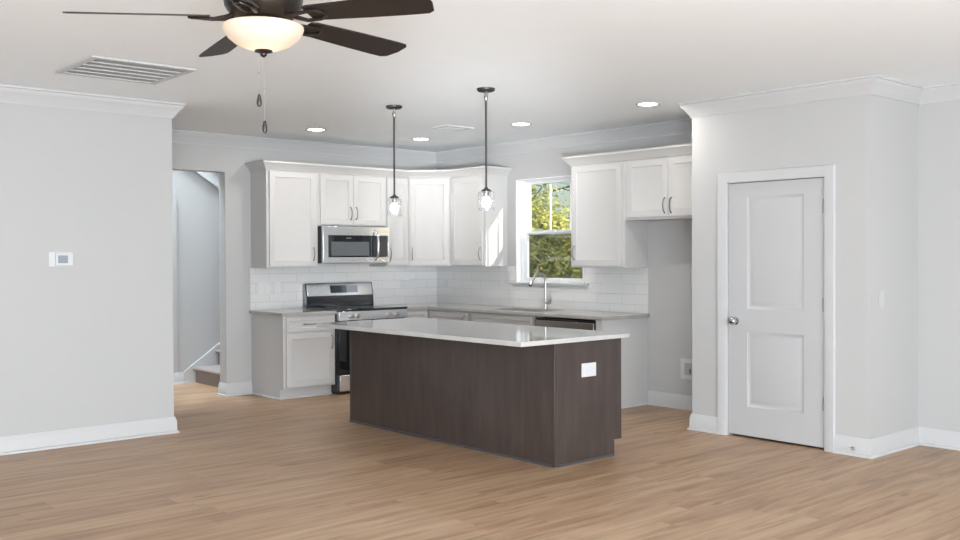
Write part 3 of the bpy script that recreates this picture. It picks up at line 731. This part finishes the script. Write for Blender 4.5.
# ------------------------------------------------------------------ pendants
def pendant(label, x, y, tilt):
    r = thing('pendant_light', label, 'pendant lamp', (x, y, H), 0, 'pendants over the island')
    MB().lathe([(0, -.026), (.055, -.024), (.068, -.016), (.070, 0), (0, 0)], 32).build('canopy', M['matteblack'], r)
    MB().tube([(0, 0, -.024), (0, 0, -.055)], .009, 10).lathe([(.013, -.055), (.016, -.066), (.012, -.08), (.012, -.095), (.0, -.1)], 14).build('swivel', M['darknickel'], r)
    MB().tube([(0, 0, -.095), (0, 0, -.748)], .0078, 10).build('rod', M['matteblack'], r)
    cp = MB().lathe([(.012, -.750), (.014, -.760), (.030, -.768), (.040, -.776), (.040, -.784), (.0, -.784)], 28).build('socket_cap', M['matteblack'], r)
    MB().lathe([(.022, -.784), (.022, -.818), (.018, -.822), (0, -.822)], 20).build('socket', M['darknickel'], cp)
    sh = MB().lathe([(.0, -.7845), (.055, -.7845), (.062, -.790), (.064, -.800), (.064, -.934), (.0605, -.934), (.0605, -.802), (.054, -.7885), (.0, -.7885)], 36)
    sh.build('glass_shade', M['pendglass'], r)
    b = MB().lathe([(0, -.822), (.014, -.824), (.026, -.838), (.034, -.862), (.034, -.880), (.022, -.902), (0, -.910)], 20).build('bulb', M['bulb'], r)
    add_light('pendant_bulb', 'POINT', (x, y, H - .865), .7, (1, .95, .88), shadow_soft_size=.032)
    return r
pendant('black rod pendant with clear glass shade, the one nearer the range', -2.65, -2.737, 0)
pendant('black rod pendant with clear glass shade, the one nearer the window and sink', -2.625, -3.885, 0)

# ------------------------------------------------------------------ recessed lights, vents
def can(label, x, y):
    r = thing('recessed_light', label, 'ceiling light', (x, y, H), 0, 'recessed ceiling lights')
    MB().lathe([(.080, 0), (.082, -.004), (.100, -.006), (.106, -.003), (.106, 0)], 36).build('trim_ring', M['trim'], r)
    MB().lathe([(0, -.0035), (.080, -.0035), (.080, -.0005), (0, -.0005)], 36).build('lens', M['led'], r)
    l = add_light('recessed_lamp', 'AREA', (x, y, H - .012), 7.5, (1, .96, .90), (0, 0, -1), .15); l.data.shape = 'DISK'
can('round recessed ceiling light nearest the doorway to the stairs', -2.345, -.996)
can('small round recessed ceiling light nearest the kitchen corner', -1.046, -1.039)
can('round recessed ceiling light just right of the second pendant', -1.041, -2.611)
can('round recessed ceiling light nearest the pantry', -1.076, -4.197)
def grille(label, x0, x1, y0, y1, nlong, nbars, frame=.045):
    xc, yc = (x0 + x1) / 2, (y0 + y1) / 2; a, b = (x1 - x0) / 2, (y1 - y0) / 2
    r = thing('ceiling_vent', label, 'vent', (xc, yc, H))
    MB().cells([-a, -a + frame, a - frame, a], [-b, -b + frame, b - frame, b], {(1, 1)}, -.012, -.0003, lambda u, v, w_: (u, v, w_)).build('frame', M['trim'], r, bevel=.003)
    MB().box(-a + frame, a - frame, -b + frame, b - frame, -.0015, -.0003).build('backing', mat('vent_shadow', (.13, .13, .13), .8), r)
    s = MB(); n_ = nbars
    for k in range(n_):   # fine slats across
        xk = -a + frame + (k + .5) * (2 * a - 2 * frame) / n_; h = (2 * a - 2 * frame) / n_ * .12
        s.box(xk - h, xk + h, -b + frame, b - frame, -.007, -.003)
    for k in range(1, nlong + 1):
        yk = -b + frame + k * (2 * b - 2 * frame) / (nlong + 1)
        s.box(-a + frame, a - frame, yk - .004, yk + .004, -.011, -.002)
    s.build('louvers', M['trim'], r, smooth=False)
grille('large white return air grille in the ceiling above the left wall', -5.34, -4.635, -3.20, -2.49, 4, 44)
grille('small white supply vent in the ceiling between the pendants', -1.56, -1.22, -2.12, -1.88, 1, 12, .03)

# ------------------------------------------------------------------ ceiling fan
fan = thing('ceiling_fan', 'dark bronze five blade ceiling fan with lit frosted bowl and pull chains', 'ceiling fan', (-5.641, -5.951, H))
MB().lathe([(.0, -.06), (.05, -.06), (.075, -.03), (.08, 0), (0, 0)], 32).tube([(0, 0, -.06), (0, 0, -.13)], .016, 12).build('canopy', M['bronze'], fan)
MB().lathe([(0, -.12), (.05, -.12), (.09, -.135), (.135, -.165), (.152, -.20), (.156, -.25), (.150, -.285), (.130, -.315), (.100, -.335), (.0, -.335)], 48).build('motor_housing', M['bronze'], fan)
MB().lathe([(.0, -.335), (.082, -.335), (.086, -.345), (.086, -.368), (.078, -.380), (.0, -.380)], 36).build('light_collar', M['bronze'], fan)
BZ = -.343
for k in range(5):
    a = math.radians(7.8 + 72 * k)
    ca, sa = math.cos(a), math.sin(a); tp = math.tan(math.radians(14))
    def tr(p, ca=ca, sa=sa): return (p[0] * ca - p[1] * sa, p[0] * sa + p[1] * ca, p[2] + max(0, (.72 - p[0])) * .030 * min(1, p[0] / .2))
    # blade outline (u along, v across); falls along +v
    out = [(.205, -.047), (.23, -.056), (.45, -.067), (.68, -.073), (.725, -.070), (.742, -.055), (.745, 0), (.725, .055), (.70, .070), (.64, .071), (.45, .066), (.23, .056), (.205, .047)]
    m = MB(); n = len(out)
    top = [tr((u, v, BZ - v * tp + .003)) for u, v in out]; bot = [tr((u, v, BZ - v * tp - .003)) for u, v in out]
    m.add(top + bot, [list(range(n)), list(range(n, 2 * n))] + [(i, (i + 1) % n, n + (i + 1) % n, n + i) for i in range(n)])
    bl = m.build('blade', M['blade'], fan, bevel=.0015)
    am = MB()
    for s_ in (-1, 1):
        am.tube([tr(p) for p in ((.09, s_ * .012, -.318), (.14, s_ * .020, -.345), (.19, s_ * .030, BZ - .012 - s_ * .03 * tp), (.25, s_ * .034, BZ - .009 - s_ * .034 * tp), (.275, s_ * .020, BZ - .009 - s_ * .02 * tp), (.285, 0, BZ - .008))], [.009, .009, .008, .007, .006, .005], 8)
    am.build('blade_arm', M['bronze'], bl)
MB().lathe([(.150, -.356), (.157, -.360), (.159, -.368), (.155, -.382), (.138, -.408), (.110, -.431), (.070, -.448), (.03, -.455), (0, -.456)], 56).build('light_bowl', M['bowl'], fan)
MB().lathe([(0, -.453), (.034, -.455), (.036, -.461), (.014, -.467), (.013, -.475), (.007, -.481), (0, -.483)], 24).build('finial', M['bronze'], fan)
rc = Vector((0.752, -0.659, 0))
for off, zt, zb_ in ((rc * -.018, -.458, -.629), (rc * .003, -.480, -.734)):
    ch = MB().tube([(off.x, off.y, zt), (off.x, off.y, zb_)], .0009, 6)
    ch.lathe([(0, .004), (.004, 0), (0, -.004)], 8, (off.x, off.y, (zt + zb_) / 2)); c_ = ch.build('pull_chain', M['chain'], fan)
    MB().lathe([(0, 0), (.005, -.004), (.0095, -.025), (.0105, -.040), (.007, -.050), (0, -.053)], 14, (off.x, off.y, zb_ + .003)).build('fob', M['fob'], c_)
add_light('fan_bulb', 'POINT', (-5.641, -5.951, H - .400), .6, (1, .80, .60), shadow_soft_size=.03)

# ------------------------------------------------------------------ outdoors through the kitchen window
struct(MB().box(.3, 40, -25, 40, -1.0, -.7).build('ground', M['grass'], smooth=False), 'lawn outside')
def tree(label, x, y, h, r_, nleaf, seed, lsz=.075, cat='tree', mats=('leaf1', 'leaf2', 'leaf3'), low=.0, w3=(5, 3, 2)):
    rd = random.Random(seed)
    t = thing('leafy_tree' if cat == 'tree' else 'shrub', label, cat, (x, y, -.7), 0, 'trees beyond the kitchen window')
    tk = MB().tube([(0, 0, -.05), (.05, .02, h * .4), (0, .05, h * .8), (.02, 0, h * .97)], [.12, .09, .05, .015], 8)
    for k in range(16):
        a = rd.uniform(0, 2 * PI); zb = h * rd.uniform(.12, .85); L = r_ * rd.uniform(.6, 1) * (1.1 - zb / h * .6)
        tk.tube([(0, 0, zb), (math.cos(a) * L * .5, math.sin(a) * L * .5, zb + L * .25), (math.cos(a) * L, math.sin(a) * L, zb + L * .65)], [.03, .018, .006], 5)
    tk.build('trunk', M['bark'], t)
    m = MB()
    clumps = []
    for k in range(70):
        a = rd.uniform(0, 2 * PI); z = h * (low + (1 - low) * rd.random()); f = math.sin(min(1, (z / h) * .9 + .18) * PI) ** .5 if z / h > .35 else 1
        rr = r_ * (rd.random() ** .4) * max(.15, f); clumps.append((math.cos(a) * rr, math.sin(a) * rr, z, rd.uniform(.16, .42)))
    for k in range(nleaf):
        c = rd.choice(clumps)
        p = Vector((rd.gauss(c[0], c[3]), rd.gauss(c[1], c[3]), max(.05, rd.gauss(c[2], c[3]))))
        u = Vector((rd.gauss(0, 1), rd.gauss(0, 1), rd.gauss(0, 1))).normalized(); v_ = u.orthogonal().normalized() * lsz * rd.uniform(.25, .45); u = u * lsz * rd.uniform(.6, 1.2)
        m.cur = rd.choices((0, 1, 2), w3)[0]
        m.add([p - u, p + v_, p + u, p - v_], [(0, 1, 2, 3)])
    m.build('foliage', [M[q] for q in mats], t, smooth=False, recalc=False)
tree('yellow green leafy tree seen through the middle of the window', 6.6, 5.2, 3.0, 1.5, 15000, 1)
tree('yellow green leafy tree seen through the left of the window', 6.2, 8.6, 2.95, 1.5, 13000, 2)
tree('olive green tree seen at the right side of the window', 9.8, 4.4, 3.5, 1.5, 13000, 3, w3=(3, 3, 4))
tree('tall olive tree standing farther behind the others', 9.9, 8.4, 3.6, 1.8, 13000, 4, w3=(2, 4, 4))
tree('dark low shrub at the foot of the trees', 3.7, 2.1, 2.0, .9, 9000, 5, cat='shrub', w3=(1, 6, 3))
tree('dark green low shrub left of the other shrub', 3.3, 5.0, 2.0, .9, 9000, 6, cat='shrub', w3=(1, 6, 3))
tree('dense dark evergreen far behind, filling the middle of the window', 13.6, 7.4, 3.4, 2.3, 17000, 7, .15, w3=(1, 5, 4))
tree('dense dark evergreen far behind, filling the left of the window', 9.2, 12.9, 3.3, 2.3, 17000, 8, .15, w3=(1, 5, 4))
for i, (x, y) in enumerate(((13.2, 13.0), (17.5, 11.0), (11.5, 17.5))):
    rd = random.Random(30 + i)
    t = thing('bare_tree', ['bare branching tree behind the leafy ones, middle', 'bare branching tree behind the leafy ones, right', 'bare branching tree behind the leafy ones, left'][i], 'tree', (x, y, -.7), 0, 'bare trees beyond the kitchen window')
    m = MB()
    def br(p, d, L, r0, dep):
        q = p + d * L; m.tube([p, (p + q) / 2 + Vector((rd.gauss(0, .04), rd.gauss(0, .04), 0)) * L, q], [r0, r0 * .8, r0 * .6], 5)
        if dep == 0: return
        for k in range(rd.choice((2, 3, 3))):
            nd = (d + Vector((rd.gauss(0, .55), rd.gauss(0, .55), rd.gauss(.05, .35)))).normalized(); br(q, nd, L * rd.uniform(.6, .85), r0 * .6, dep - 1)
    br(Vector((0, 0, -.05)), Vector((0, 0, 1)), 2.2, .13, 6)
    m.build('branches', M['bark'], t)
